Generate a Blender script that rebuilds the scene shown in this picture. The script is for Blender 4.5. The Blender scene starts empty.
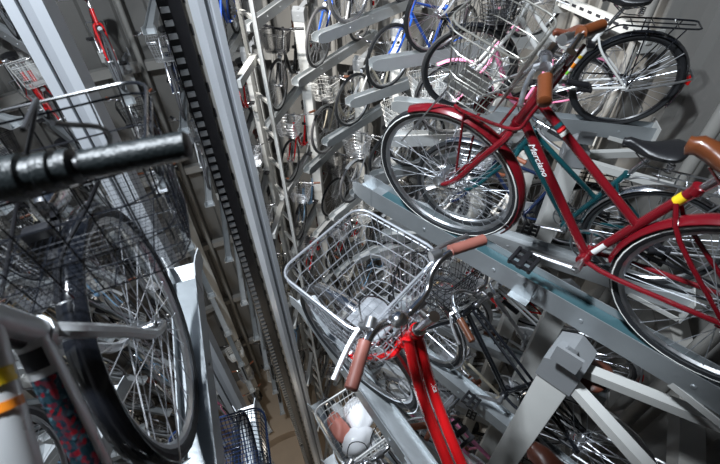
import bpy, bmesh, math, random
from mathutils import Vector as V, Matrix as MX
S=bpy.context.scene; COL=S.collection
PI=math.pi
def rad(a): return math.radians(a)
# ------------------------------------------------------------------ materials
def mat(name,col,rough=.5,metal=0.,bump=0.,bscale=40.,var=0.,vscale=6.,trans=0.,coat=0.,alpha=1.):
    m=bpy.data.materials.new(name); m.use_nodes=True; nt=m.node_tree; b=nt.nodes['Principled BSDF']
    b.inputs['Base Color'].default_value=(*col,1); b.inputs['Roughness'].default_value=rough; b.inputs['Metallic'].default_value=metal
    b.inputs['Transmission Weight'].default_value=trans; b.inputs['Coat Weight'].default_value=coat; b.inputs['Alpha'].default_value=alpha
    tc=nt.nodes.new('ShaderNodeTexCoord')
    if var>0:
        n=nt.nodes.new('ShaderNodeTexNoise'); n.inputs['Scale'].default_value=vscale; n.inputs['Detail'].default_value=5
        nt.links.new(tc.outputs['Object'],n.inputs['Vector'])
        mx=nt.nodes.new('ShaderNodeMix'); mx.data_type='RGBA'
        mx.inputs[6].default_value=(*[c*(1-var) for c in col],1); mx.inputs[7].default_value=(*[min(1,c*(1+var*.6)) for c in col],1)
        nt.links.new(n.outputs['Fac'],mx.inputs[0]); nt.links.new(mx.outputs[2],b.inputs['Base Color'])
        mr=nt.nodes.new('ShaderNodeMapRange'); mr.inputs[3].default_value=max(0,rough-.12); mr.inputs[4].default_value=min(1,rough+.12)
        nt.links.new(n.outputs['Fac'],mr.inputs[0]); nt.links.new(mr.outputs[0],b.inputs['Roughness'])
    if bump>0:
        n2=nt.nodes.new('ShaderNodeTexNoise'); n2.inputs['Scale'].default_value=bscale; n2.inputs['Detail'].default_value=3
        nt.links.new(tc.outputs['Object'],n2.inputs['Vector'])
        bp=nt.nodes.new('ShaderNodeBump'); bp.inputs['Strength'].default_value=bump; bp.inputs['Distance'].default_value=.01
        nt.links.new(n2.outputs['Fac'],bp.inputs['Height']); nt.links.new(bp.outputs['Normal'],b.inputs['Normal'])
    return m
def paint(name,col,rough=.22): return mat(name,col,rough,0,coat=.6,var=.06,vscale=9)
M={}
M['chrome']=mat('chrome',(.78,.78,.8),.16,1.,var=.05,vscale=20)
M['bwire']=mat('bright_zinc_wire',(.58,.60,.64),.30,.7)
M['ivorywire']=mat('dull_wire_plating',(.34,.33,.30),.3,.6)
M['alloy']=mat('brushed_alloy',(.66,.67,.69),.34,1.,var=.12,vscale=30)
M['galv']=mat('galvanised_steel',(.36,.385,.40),.40,.6,bump=.08,bscale=60,var=.22,vscale=7)
M['galvw']=mat('pale_zinc_tray',(.47,.49,.50),.42,.4,bump=.06,bscale=60,var=.18,vscale=6)
M['teal']=mat('teal_grey_paint',(.045,.10,.115),.4,.1,var=.2,vscale=8)
M['postw']=mat('off_white_post_paint',(.50,.50,.48),.5,0,var=.12,vscale=5,bump=.04)
M['postg']=mat('grey_post_cap_paint',(.27,.28,.29),.45,.2,var=.12,vscale=8)
M['mast']=mat('pale_blue_grey_mast_paint',(.46,.48,.51),.42,.1,var=.10,vscale=4)
M['mast2']=mat('mast_channel_paint',(.34,.355,.38),.5,.1,var=.12,vscale=4)
M['wall']=mat('shaft_lining_paint',(.17,.165,.155),.5,.1,var=.22,vscale=1.3,bump=.03)
M['beam']=mat('ring_beam_paint',(.30,.29,.27),.55,.1,var=.2,vscale=3)
M['conc']=mat('dusty_concrete',(.37,.29,.215),.85,0,bump=.3,bscale=18,var=.25,vscale=1.6)
M['rubber']=mat('tyre_rubber',(.012,.013,.015),.6,0,bump=.15,bscale=120)
M['rubberg']=mat('grey_tyre_rubber',(.07,.07,.075),.65,0,bump=.1,bscale=120)
M['rubberw']=mat('pale_tyre_rubber',(.55,.54,.50),.6)
M['black']=mat('black_plastic',(.012,.012,.014),.35,0,var=.2,vscale=20)
M['blackp']=mat('black_gloss_paint',(.008,.009,.012),.15,0,coat=.7)
M['saddle']=mat('black_vinyl',(.014,.014,.016),.38,0,bump=.1,bscale=150)
M['brown']=mat('brown_leather',(.13,.037,.012),.33,0,var=.25,vscale=14,bump=.05,bscale=90,coat=.3)
M['dbrown']=mat('dark_brown_leather',(.085,.025,.014),.4,0,var=.25,vscale=14)
M['gripr']=mat('ribbed_black_rubber',(.004,.007,.008),.42,0,bump=.2,bscale=200)
M['grip']=mat('mauve_brown_grip_rubber',(.24,.085,.065),.5,0,var=.1,vscale=20)
M['gripb']=mat('tan_brown_grip_rubber',(.34,.11,.055),.5,0,var=.1,vscale=20)
M['dred']=paint('dark_red_gloss_paint',(.15,.005,.010))
M['bred']=paint('bright_red_gloss_paint',(.72,.012,.016))
M['silver']=mat('silver_paint',(.56,.57,.58),.3,.35,coat=.3,var=.05)
M['white']=paint('white_gloss_paint',(.74,.74,.72))
M['ivory']=paint('ivory_gloss_paint',(.64,.58,.46))
M['blue']=paint('blue_gloss_paint',(.02,.10,.52))
M['navy']=paint('navy_gloss_paint',(.012,.025,.075))
M['green']=paint('dark_teal_gloss_paint',(.006,.055,.065))
M['pink']=paint('pink_gloss_paint',(.70,.22,.38))
M['lblue']=paint('pale_blue_gloss_paint',(.24,.42,.62))
M['orange']=paint('orange_gloss_paint',(.75,.20,.03))
M['gold']=paint('champagne_gloss_paint',(.45,.33,.18))
M['reflect']=mat('white_reflective_band',(.82,.82,.78),.4)
M['amber']=mat('amber_reflector',(.9,.33,.02),.2,0)
M['redref']=mat('red_reflector',(.6,.01,.01),.15,0)
M['lens']=mat('clear_lens',(.8,.82,.85),.05,0,coat=.6)
M['clear']=mat('cloudy_plastic_film',(.86,.88,.9),.12,0,alpha=.22)
M['bag']=mat('white_plastic_bag',(.78,.78,.80),.3,0,bump=.2,bscale=30)
M['bagr']=mat('pinkish_paper_wrap',(.62,.22,.17),.5,0,bump=.2,bscale=30)
M['label']=mat('white_paper_label',(.8,.8,.78),.6)
M['yellow']=mat('yellow_sticker',(.85,.58,.02),.35)
M['orangest']=mat('orange_sticker',(.85,.25,.02),.35)
M['redst']=mat('red_sticker',(.7,.03,.03),.35)
M['greenst']=mat('green_sticker',(.2,.6,.05),.35)
M['ink']=mat('dark_print',(.02,.02,.025),.5)
M['wprint']=mat('white_print',(.8,.8,.8),.45)
def holo():
    m=mat('holographic_sticker',(.3,.4,.5),.18,.8); nt=m.node_tree; b=nt.nodes['Principled BSDF']
    tc=nt.nodes.new('ShaderNodeTexCoord'); v=nt.nodes.new('ShaderNodeTexVoronoi'); v.inputs['Scale'].default_value=150
    cr=nt.nodes.new('ShaderNodeValToRGB'); e=cr.color_ramp.elements
    e[0].color=(.01,.02,.03,1); e[1].color=(.35,.75,.9,1); x=e.new(.45); x.color=(.05,.12,.16,1); x=e.new(.66); x.color=(.55,.03,.05,1); x=e.new(.72); x.color=(.04,.05,.09,1)
    nt.links.new(tc.outputs['Object'],v.inputs['Vector']); nt.links.new(v.outputs['Color'],cr.inputs[0]); nt.links.new(cr.outputs[0],b.inputs['Base Color']); return m
M['holo']=holo()
# ------------------------------------------------------------------ mesh helpers
def frames(pts,closed):
    n=len(pts); T=[]
    for i in range(n):
        a=pts[i-1] if (i>0 or closed) else pts[i]; b=pts[(i+1)%n] if (i<n-1 or closed) else pts[i]
        T.append((b-a).normalized())
    ref=V((0,0,1)) if abs(T[0].z)<.9 else V((1,0,0))
    u=T[0].cross(ref).normalized(); out=[]
    for t in T:
        u=(u-t*u.dot(t)).normalized(); out.append((u,t.cross(u)))
    return out
def tube(bm,pts,r,n=8,closed=False,caps=True,sy=1.):
    pts=[V(p) for p in pts]; rs=r if isinstance(r,(list,tuple)) else [r]*len(pts)
    fr=frames(pts,closed); rings=[]
    for p,(u,w),q in zip(pts,fr,rs):
        rings.append([bm.verts.new(p+u*(q*math.cos(2*PI*k/n))+w*(q*sy*math.sin(2*PI*k/n))) for k in range(n)])
    m=len(rings)
    for i in range(m if closed else m-1):
        A,B=rings[i],rings[(i+1)%m]
        for k in range(n): bm.faces.new((A[k],A[(k+1)%n],B[(k+1)%n],B[k]))
    if caps and not closed:
        bm.faces.new(rings[0][::-1]); bm.faces.new(rings[-1])
def smooth(pts,k=4):
    pts=[V(p) for p in pts]; P=[pts[0]*2-pts[1]]+pts+[pts[-1]*2-pts[-2]]; out=[]
    for i in range(1,len(P)-2):
        a,b,c,d=P[i-1:i+3]
        for j in range(k):
            t=j/k; out.append(.5*((2*b)+(c-a)*t+(2*a-5*b+4*c-d)*t*t+(3*b-a-3*c+d)*t**3))
    return out+[pts[-1]]
def circ(c,r,n,a0=0,a1=2*PI,closed=True):      # circle in the xz plane
    k=n if closed else n+1
    return [V((c[0]+r*math.cos(a0+(a1-a0)*i/n),c[1],c[2]+r*math.sin(a0+(a1-a0)*i/n))) for i in range(k)]
def box(bm,c,s,mx=None,bev=0):
    r=bmesh.ops.create_cube(bm,size=1.); vs=r['verts']
    for v in vs:
        v.co=V((v.co.x*s[0],v.co.y*s[1],v.co.z*s[2]))
    if bev>0:
        es=list({e for v in vs for e in v.link_edges}); q=bmesh.ops.bevel(bm,geom=es,offset=bev,segments=2,affect='EDGES',profile=.6)
        vs=list({v for f in q['faces'] for v in f.verts}|{v for v in vs if v.is_valid})
    for v in vs:
        if mx is not None: v.co=mx@v.co
        v.co=v.co+V(c)
def bar(bm,a,b,w,h,up=(0,0,1)):
    a=V(a); b=V(b); d=(b-a); L=d.length; d.normalize(); s=d.cross(V(up)).normalized(); u=s.cross(d)
    mx=MX((d,s,u)).transposed(); box(bm,(a+b)/2,(L,w,h),mx)
def lathe(bm,prof,c,ax,n=16):            # prof: (distance along axis, radius)
    c=V(c); ax=V(ax).normalized(); ref=V((0,0,1)) if abs(ax.z)<.9 else V((1,0,0)); u=ax.cross(ref).normalized(); w=ax.cross(u); R=[]
    for d,r in prof: R.append([bm.verts.new(c+ax*d+u*(r*math.cos(2*PI*k/n))+w*(r*math.sin(2*PI*k/n))) for k in range(n)])
    for A,B in zip(R,R[1:]):
        for k in range(n): bm.faces.new((A[k],A[(k+1)%n],B[(k+1)%n],B[k]))
    bm.faces.new(R[0][::-1]); bm.faces.new(R[-1])
def prism(bm,poly,y0,y1):                # polygon in xz extruded in y
    A=[bm.verts.new((x,y0,z)) for x,z in poly]; B=[bm.verts.new((x,y1,z)) for x,z in poly]; n=len(poly)
    bm.faces.new(A[::-1]); bm.faces.new(B)
    for k in range(n): bm.faces.new((A[k],A[(k+1)%n],B[(k+1)%n],B[k]))
def ME(name,bm,flat=False):
    bmesh.ops.recalc_face_normals(bm,faces=bm.faces[:]); me=bpy.data.meshes.new(name); bm.to_mesh(me); bm.free()
    if not flat:
        me.polygons.foreach_set('use_smooth',[True]*len(me.polygons)); me.set_sharp_from_angle(angle=rad(42))
    me.materials.append(None); return me
CACHE={}
def mesh(key,fn,flat=False):
    if key not in CACHE:
        bm=bmesh.new(); fn(bm); CACHE[key]=ME(str(key[0]),bm,flat)
    return CACHE[key]
def obj(name,me,m,parent=None,mx=None):
    o=bpy.data.objects.new(name,me); COL.objects.link(o)
    sl=o.material_slots[0]; sl.link='OBJECT'; sl.material=M[m] if isinstance(m,str) else m
    if parent is not None: o.parent=parent
    if mx is not None: o.matrix_local=mx
    return o
def one(name,fn,m,parent=None,mx=None,flat=False):
    bm=bmesh.new(); fn(bm); return obj(name,ME(name,bm,flat),m,parent,mx)
def tag(o,label,cat,group=None):
    o['label']=label; o['category']=cat
    if group: o['group']=group
    return o
def empty(name,mx):
    o=bpy.data.objects.new(name,None); o.empty_display_size=.1; COL.objects.link(o); o.matrix_world=mx; return o
def struct(o): o['kind']='structure'; return o
# ------------------------------------------------------------------ shaft frame: axis at x=y=0, z=0 on the ledge
H=12.35; CAM=V((1.68,-2.94,H)); TIP=1.99
def pol(R,o,z,lat=0.):
    o=rad(o); return V((R*math.sin(o)-lat*math.cos(o),R*math.cos(o)+lat*math.sin(o),z))
def colmx(R,o,z,lean=0.):              # x axis points to the shaft axis; lean to the left in degrees
    o_=rad(o); return MX.Translation(pol(R,o,z))@MX.Rotation(math.atan2(-math.cos(o_),-math.sin(o_)),4,'Z')@MX.Rotation(rad(-lean),4,'X')
def hd(o):                              # trays lean away from the radial direction on the near right side
    a=[(-200,0),(50,0),(67,4),(78,11),(88.5,17.5),(105,16),(121,15),(139,8.5),(152.8,7.2),(168,4),(190,0)]
    for (x0,y0),(x1,y1) in zip(a,a[1:]):
        if x0<=o<=x1: return o+y0+(y1-y0)*(o-x0)/(x1-x0)
    return o
def cmx(o,sd,z,lean=0.,lat=0.):        # frame at distance sd outward from the tray tip of column o
    h=rad(hd(o)); p=pol(TIP,o,z)+V((math.sin(h)*sd-lat*math.cos(h),math.cos(h)*sd+lat*math.sin(h),0))
    return MX.Translation(p)@MX.Rotation(math.atan2(-math.cos(h),-math.sin(h)),4,'Z')@MX.Rotation(rad(-lean),4,'X')
# ------------------------------------------------------------------ bicycle part meshes (x forward, y left, z up, origin under the front hub)
R0=.34; WB=1.05; BBx,BBz=-.63,.28
HB=V((-.265,0,.705)); HT=V((-.32,0,.84)); STT=V((-.80,0,.70)); SD=(HT-HB).normalized()
def tyre(bm,r=.019,n=40,k=8): tube(bm,circ((0,0,0),R0-r,n),r,k,True)
def rim(bm,n=40):
    for rr,w in ((.303,.012),(.294,.009)):
        pass
    prof=[(.310,-.011),(.310,.011),(.296,.009),(.289,.0),(.296,-.009)]; rings=[]
    for i in range(n):
        a=2*PI*i/n; rings.append([bm.verts.new((r*math.cos(a),y,r*math.sin(a))) for r,y in prof])
    for i in range(n):
        A,B=rings[i],rings[(i+1)%n]
        for k in range(5): bm.faces.new((A[k],A[(k+1)%5],B[(k+1)%5],B[k]))
def spokes(bm,n=32,r=.0013,k=4):
    for i in range(n):
        s=1 if i%2 else -1; a=2*PI*i/n; b=a+(.9 if (i//2)%2 else -.9)
        tube(bm,[(.022*math.cos(b),.028*s,.022*math.sin(b)),(.291*math.cos(a),.003*s,.291*math.sin(a))],r,k,caps=False)
def hub(bm,k=12): lathe(bm,[(-.062,.005),(-.045,.006),(-.044,.012),(-.032,.014),(-.031,.026),(-.026,.026),(-.025,.015),(.025,.015),(.026,.026),(.031,.026),(.032,.014),(.044,.012),(.045,.006),(.062,.005)],(0,0,0),(0,1,0),k)
def dynamo(bm): lathe(bm,[(-.058,.006),(-.045,.008),(-.044,.036),(.04,.036),(.044,.02),(.058,.006)],(0,0,0),(0,1,0),20)
def stripe(bm):
    for s in (-1,1): tube(bm,circ((0,s*.0165,0),.3245,40),.0032,5,True)
def mudg(bm,a0,a1,w=.027,R=.356,n=18):   # gutter of curved cross section
    rings=[]
    for i in range(n+1):
        a=a0+(a1-a0)*i/n; row=[]
        for j in range(7):
            q=-1+2*j/6; rr=R-.014*q*q*1.0
            row.append((rr,w*q))
        row+= [(rr-.003,y) for rr,y in row[::-1]]
        rings.append([bm.verts.new((r*math.cos(a),y,r*math.sin(a))) for r,y in row])
    m=len(rings[0])
    for A,B in zip(rings,rings[1:]):
        for k in range(m): bm.faces.new((A[k],A[(k+1)%m],B[(k+1)%m],B[k]))
    bm.faces.new(rings[0][::-1]); bm.faces.new(rings[-1])
def stays(bm,angs,z=0):
    for a in angs:
        for s in (-1,1): tube(bm,[(0,s*.05,0),(.34*math.cos(a),s*.026,.34*math.sin(a))],.0024,5)
def fork(bm,straight=False):
    crown=HB+V((0.005,0,-.005)); 
    for s in (-1,1):
        y=s*.045
        tube(bm,smooth([(crown.x+.0,s*.02,crown.z+.0),(crown.x+.012,y,crown.z-.035),(-.165,y,.54),(-.085,y,.41),(-.03,y,.355),(0,y,.34)],3),[.0135]*6+[.0125]*4+[.011]*3+[.009]*3,8)
    tube(bm,[HB-SD*.03,HB-SD*.002],.019,10)
def headtube(bm,r=.019):
    tube(bm,[HB,HT],r,12)
    for p,q in ((HB,1),(HT,-1)): tube(bm,[p,p+SD*.014*q],r+.004,12)
def rearends(bm,r=.0085,stj=None):
    stj=stj or STT-(STT-V((BBx,0,BBz))).normalized()*.06
    for s in (-1,1):
        tube(bm,smooth([(BBx,s*.025,BBz),(BBx-.12,s*.05,BBz+.015),(-WB,s*.06,R0)],3),r+.001,8)
        tube(bm,smooth([(stj.x,s*.012,stj.z),(stj.x-.06,s*.04,stj.z-.1),(-WB,s*.06,R0)],3),r-.001,8)
        box(bm,(-WB,s*.06,R0),(.035,.006,.04))
    tube(bm,[(BBx,-.036,BBz),(BBx,.036,BBz)],.023,12)
def seattube(bm): tube(bm,[(BBx,0,BBz),STT],.0155,12); tube(bm,[STT-V((0,0,.012)),STT+V((-.003,0,.012))],.019,12)
def fr_stagger(bm):
    headtube(bm); seattube(bm); rearends(bm)
    tube(bm,[HT-SD*.03,(-.722,0,.505)],.0145,12); tube(bm,[HB+SD*.03,(BBx,0,BBz)],.0165,12)
def fr_diamond(bm):
    headtube(bm); seattube(bm); rearends(bm)
    tube(bm,[HT-SD*.03,STT-V((-.015,0,.03))],.0145,12); tube(bm,[HB+SD*.03,(BBx,0,BBz)],.0165,12)
def fr_double(bm):
    headtube(bm,.021); seattube(bm); rearends(bm)
    for s in (-1,1): tube(bm,smooth([(HT-SD*.055)+V((0,s*.017,0)),(-.40,s*.0215,.575),(-.53,s*.0225,.40),(BBx+.005,s*.0225,BBz+.02)],5),.0185,14)
def fr_mixte(bm):
    headtube(bm); seattube(bm); rearends(bm)
    for s in (-1,1): tube(bm,[(HT-SD*.035)+V((0,s*.016,0)),(-.745,s*.022,.5),(-WB,s*.058,R0+.02)],.0085,8)
    tube(bm,[HB+SD*.03,(BBx,0,BBz)],.0165,12)
def fr_low(bm):
    headtube(bm,.021); seattube(bm); rearends(bm)
    tube(bm,smooth([HB+SD*.06,(-.38,0,.58),(-.48,0,.38),(-.56,0,.30),(BBx,0,BBz)],4),.022,14)
def fr_swoop(bm):           # low double tube with gentle dip, twin tubes joined at the seat tube
    headtube(bm); seattube(bm); rearends(bm)
    tube(bm,smooth([HT-SD*.03,(-.5,0,.615),(-.66,0,.53),(-.79,0,.565)],5),.014,12); tube(bm,[HB+SD*.03,(BBx,0,BBz)],.0175,12)
    tube(bm,[(-.70,0,.52),(-.745,0,.36+.1)],.010,8)
def fr_twin(bm):
    headtube(bm,.026); seattube(bm); rearends(bm)
    tube(bm,smooth([HT-SD*.03,(-.44,0,.70),(-.60,0,.57),(-.74,0,.53)],4),.0215,16); tube(bm,smooth([HB+SD*.025,(-.38,0,.565),(-.50,0,.40),(BBx,0,BBz)],4),.024,16)
def carrier(bm):
    for s in (-1,1): tube(bm,smooth([(-.325,s*.09,.93),(-.265,s*.09,.78),(-.22,s*.09,.708),(-.05,s*.075,.708),(.02,s*.05,.708)],4),.0065,8)
    for x in (-.17,-.08,.02): tube(bm,[(x,-.08 if x<0 else -.05,.708),(x,.08 if x<0 else .05,.708)],.006,8)
    tube(bm,[(-.323,-.09,.925),(-.323,.09,.925)],.0065,8); tube(bm,[(-.03,.075,.708),(0,.055,.345)],.005,6); tube(bm,[(-.03,-.075,.708),(0,-.055,.345)],.005,6)
FR=dict(twin=fr_twin,stagger=fr_stagger,diamond=fr_diamond,double=fr_double,mixte=fr_mixte,low=fr_low,swoop=fr_swoop)
CL=HT+SD*.13          # bar clamp
def stem(bm):
    tube(bm,[HT-SD*.06,HT+SD*.11],.0125,12); tube(bm,[HT+SD*.11,HT+SD*.145],.016,12); tube(bm,[HT+SD*.118,HT+SD*.118+V((.05,0,.012))],.0125,10)
    tube(bm,[HT+SD*.118+V((.05,-.024,.012)),HT+SD*.118+V((.05,.024,.012))],.02,12)
    lathe(bm,[(0,.019),(.012,.021),(.02,.02)],HT,SD,12)
BC=HT+SD*.118+V((.05,0,.012))
GEND={}
def barpath(kind):
    if kind=='swept': pts=[(0,0,0),(.005,.05,.002),(.035,.10,.03),(.045,.16,.045),(.0,.215,.045),(-.075,.25,.035),(-.175,.285,.02)]
    elif kind=='wide': pts=[(0,0,0),(.006,.06,.004),(.02,.10,.03),(.02,.145,.05),(.012,.18,.052),(.0,.22,.048),(-.03,.285,.04)]
    elif kind=='straight': pts=[(-.045,0,-.01),(-.045,.05,-.008),(-.045,.10,.0),(-.048,.14,.0),(-.058,.18,-.003),(-.075,.225,-.008)]
    elif kind=='raised': pts=[(0.03,0,.055),(.03,.08,.058),(.025,.16,.06),(.02,.20,.06),(.01,.26,.06),(.0,.325,.06)]
    else: pts=[(0,0,0),(0,.08,.004),(.0,.16,.02),(-.005,.20,.024),(-.015,.25,.024),(-.028,.295,.024)]
    return [BC+V(p) for p in pts]
def hbar(kind):
    def f(bm):
        P=barpath(kind); tube(bm,[V((p.x,-p.y,p.z)) for p in smooth(P,4)[::-1]][:-1]+smooth(P,4),.0112,10)
    return f
def grip(kind,s,L=.12,r=.0165):
    def f(bm):
        P=barpath(kind); a,b=P[-1],P[-2]; d=(b-a).normalized(); e=a-d*.006; L,r=(.10,.0185) if kind=='straight' else (.12,.0165)
        pr=[(0,r*.75),(.003,r*1.02)]+[(.006+(L-.012)*i/8,r*(1+.05*(i%2))) for i in range(9)]+[(L-.002,r*1.1),(L,r*.8)]
        m=lambda q:V((q.x,q.y*s,q.z)); lathe(bm,pr,m(e),m(d),14)
    return f
def lever(kind,s):
    def f(bm):
        P=barpath(kind); a,b=P[-1],P[-2]; d=(b-a).normalized(); m=lambda q:V((q.x,q.y*s,q.z))
        c=a+d*.145; fwd=d.cross(V((0,0,1))).normalized(); fwd=fwd if fwd.x>0 else -fwd
        fwd=(fwd+V((0,0,-.5))).normalized()
        lathe(bm,[(0,.0165),(.03,.0165)],m(c),m(d),12)
        tube(bm,[m(c+d*.01),m(c+d*.012+fwd*.03)],.011,8)
        tube(bm,[m(q) for q in smooth([c+d*.012+fwd*.028,c+fwd*.045-d*.03,c+fwd*.055-d*.08,c+fwd*.06-d*.13],3)],[.0075]*9+[.009],7,sy=.7)
    return f
def bell(bm): lathe(bm,[(0,.006),(.012,.008),(.013,.026),(.022,.027),(.032,.018),(.036,.005)],BC+V((.0,.075,.02)),(0,0,1),14)
def cable(bm):
    for s in (-1,1): tube(bm,smooth([BC+V((.03,s*.17,.03)),BC+V((.11,s*.10,.05)),BC+V((.10,s*.02,-.04)),HT+V((.05,s*.015,-.04)),HB+V((.03,s*.01,.0))],5),.0027,5)
def saddle(w=.095,l=.265):
    def f(bm):
        x0=-.985; z0=.885; rings=[]
        for t in (0,.06,.15,.28,.42,.55,.68,.8,.9,.97,1):
            x=x0+l*t; ww=w*(1 if t<.25 else max(.24,1-(t-.25)*1.32)); ww*= (.45,.8)[t>.03] if t<.1 else 1; ww*=.6 if t>=1 else (.85 if t>.95 else 1)
            top=z0+.012*math.cos(t*6.0)-.008*t+(.0 if t<.97 else -.012); th=.05-.016*t; th*=.5 if t in(0,1) else 1
            row=[]
            for k in range(12):
                a=2*PI*k/12; cy=math.cos(a); cz=math.sin(a)
                row.append(bm.verts.new((x,ww*(abs(cy)**.8)*(1 if cy>0 else -1),top+(cz*.018 if cz>0 else cz*th))))
            rings.append(row)
        for A,B in zip(rings,rings[1:]):
            for k in range(12): bm.faces.new((A[k],A[(k+1)%12],B[(k+1)%12],B[k]))
        bm.faces.new(rings[0][::-1]); bm.faces.new(rings[-1])
    return f
def saddle_spring(bm):
    for s in (-1,1):
        h=[(-.945+.016*math.cos(t*1.1),s*.055+.016*math.sin(t*1.1),.80+.0042*t/2.2) for t in range(0,26)]
        tube(bm,h,.0032,5)
        tube(bm,smooth([(-.945,s*.055,.80),(-.86,s*.03,.795),(-.79,s*.018,.84)],3),.0035,5)
def seatpost(bm):
    tube(bm,[STT-V((-.02,0,.06)),V((-.865,0,.83))],.0125,10); box(bm,(-.867,0,.835),(.05,.045,.03))
def chainring(bm):
    y=-.05; tube(bm,circ((BBx,y,BBz),.078,28),.0045,6,True)
    for k in range(5):
        a=2*PI*k/5; bar(bm,(BBx,y,BBz),(BBx+.077*math.cos(a),y,BBz+.077*math.sin(a)),.004,.016,(0,1,0))
def crank(th=2.7):
    def f(bm):
        tube(bm,[(BBx,-.07,BBz),(BBx,.07,BBz)],.012,10)
        for s in (-1,1):
            c,n=math.cos(th)*s,math.sin(th)*s
            tube(bm,[(BBx,-s*.075,BBz),(BBx-c*.17,-s*.082,BBz-n*.17)],[.015,.010],8,sy=.6)
            tube(bm,[(BBx,-s*.06,BBz),(BBx,-s*.088,BBz)],.016,10)
    return f
def pedal(th,s):
    def f(bm):
        c,n=math.cos(th)*s,math.sin(th)*s; x,z=BBx-c*.17,BBz-n*.17; y=-s*.13
        box(bm,(x,y,z),(.022,.092,.018),bev=.003)
        for q in (-1,1): box(bm,(x+q*.04,y,z),(.014,.088,.024),bev=.004)
        for q in (-1,0,1): box(bm,(x,y+q*.036,z),(.085,.010,.016))
    return f
def pedref(th,s):
    def f(bm):
        c,n=math.cos(th)*s,math.sin(th)*s; x,z=BBx-c*.17,BBz-n*.17
        for q in (-1,1): box(bm,(x+q*.048,-s*.13,z),(.006,.05,.014))
    return f
def chainguard(bm):
    P=[(BBx+.10,BBz+.01),(BBx+.085,BBz+.07),(BBx,BBz+.105),(-.85,BBz+.10),(-1.02,R0+.04),(-1.02,R0-.03),(-.85,BBz-.02+.03),(BBx-.1,BBz+.02)]
    prism(bm,P,-.062,-.046)
def chain(bm):
    for dz in (.075,-.075): 
        a=V((BBx,-.05,BBz+dz)); b=V((-WB,-.05,R0+dz*.42)); bar(bm,a,b,.006,.009)
    lathe(bm,[(-.004,.036),(.004,.036)],(-WB,-.05,R0),(0,1,0),16)
def kick(bm): tube(bm,[(-WB+.02,.075,R0-.03),(-WB-.20,.10,R0-.10)],.009,8); tube(bm,[(-WB-.20,.10,R0-.10),(-WB-.25,.115,R0-.11)],.009,8)
def dstand(bm):
    tube(bm,smooth([(-WB,.085,R0-.01),(-WB-.16,.10,R0+.05),(-WB-.31,.11,R0+.115),(-WB-.335,.07,R0+.125),(-WB-.335,-.07,R0+.125),(-WB-.31,-.11,R0+.115),(-WB-.16,-.10,R0+.05),(-WB,-.085,R0-.01)],3),.0075,8)
def rack(bm):
    z=.735
    for s in (-1,1):
        tube(bm,smooth([(-.80,s*.03,z-.05),(-.86,s*.05,z),(-.95,s*.06,z+.005),(-1.25,s*.06,z+.005),(-1.30,s*.045,z+.005)],3),.0055,7)
        for x in (-1.02,-1.22): tube(bm,[(-WB,s*.066,R0+.01),(x,s*.06,z)],.0045,6)
    tube(bm,[(-1.30,-.045,z+.005),(-1.30,.045,z+.005)],.0055,7)
    for x in (-.93,-1.05,-1.18): tube(bm,[(x,-.06,z+.005),(x,.06,z+.005)],.004,6)
    tube(bm,[(-.9,0,z+.005),(-1.28,0,z+.005)],.004,6)
def blkhead(bm): lathe(bm,[(0,.012),(.01,.024),(.05,.031),(.062,.031),(.066,.027)],HB+V((.055,0,-.03)),(1,0,-.12),16); tube(bm,[HB+V((.0,0,-.01)),HB+V((.06,0,-.035))],.005,6)
def hlens(bm): lathe(bm,[(0,.026),(.004,.020),(.006,.006)],HB+V((.055,0,-.03))+V((1,0,-.12)).normalized()*.066,(1,0,-.12),16)
def rref(bm): box(bm,(-WB-.36,0,R0+.06),(.014,.05,.055),bev=.005)
def wlock(bm): tube(bm,circ((-WB+.33*math.cos(rad(40)),0,R0+.33*math.sin(rad(40))),.055,14,rad(0),rad(320),False),.008,7); box(bm,(-WB+.30,.0,R0+.255),(.05,.085,.035),bev=.006)
def basket(kind):
    P=dict(wire=(.36,.27,.25,.29,.21,1.0,9,6,5,-.235),big=(.35,.33,.27,.27,.23,1.0,9,8,5,-.275),mesh=(.36,.27,.25,.28,.2,1.0,17,12,10,-.235),coarse=(.29,.25,.24,.24,.18,.965,6,4,3,-.285),deep=(.37,.31,.30,.31,.23,1.0,10,8,6,-.235),dark=(.42,.27,.22,.38,.22,.985,6,4,3,-.235))[kind]
    return P
def bq(P,s,t,u):         # point on basket shell: s perimeter 0..4, u height 0..1
    pass
def bring(P,u,n=6):
    W,Lx,Hh,w,l,top,*_=P; ww=(w+(W-w)*u)/2; ll=(l+(Lx-l)*u); xb=P[9]+(1-u)*.01; z=top-Hh*(1-u); r=.05
    pts=[]
    for cx,cy,a in ((xb+ll-r,ww-r,0),(xb+r,ww-r,90),(xb+r,-ww+r,180),(xb+ll-r,-ww+r,270)):
        for k in range(n+1):
            q=rad(a+90*k/n); pts.append(V((cx+r*math.cos(q),cy+r*math.sin(q),z)))
    return pts
def bk_rim(P):
    def f(bm): tube(bm,bring(P,1,4),.0042 if P[6]>6 else .0032,7,True); tube(bm,[p-V((0,0,.02)) for p in bring(P,1,4)],.0022,5,True)
    return f
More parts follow.
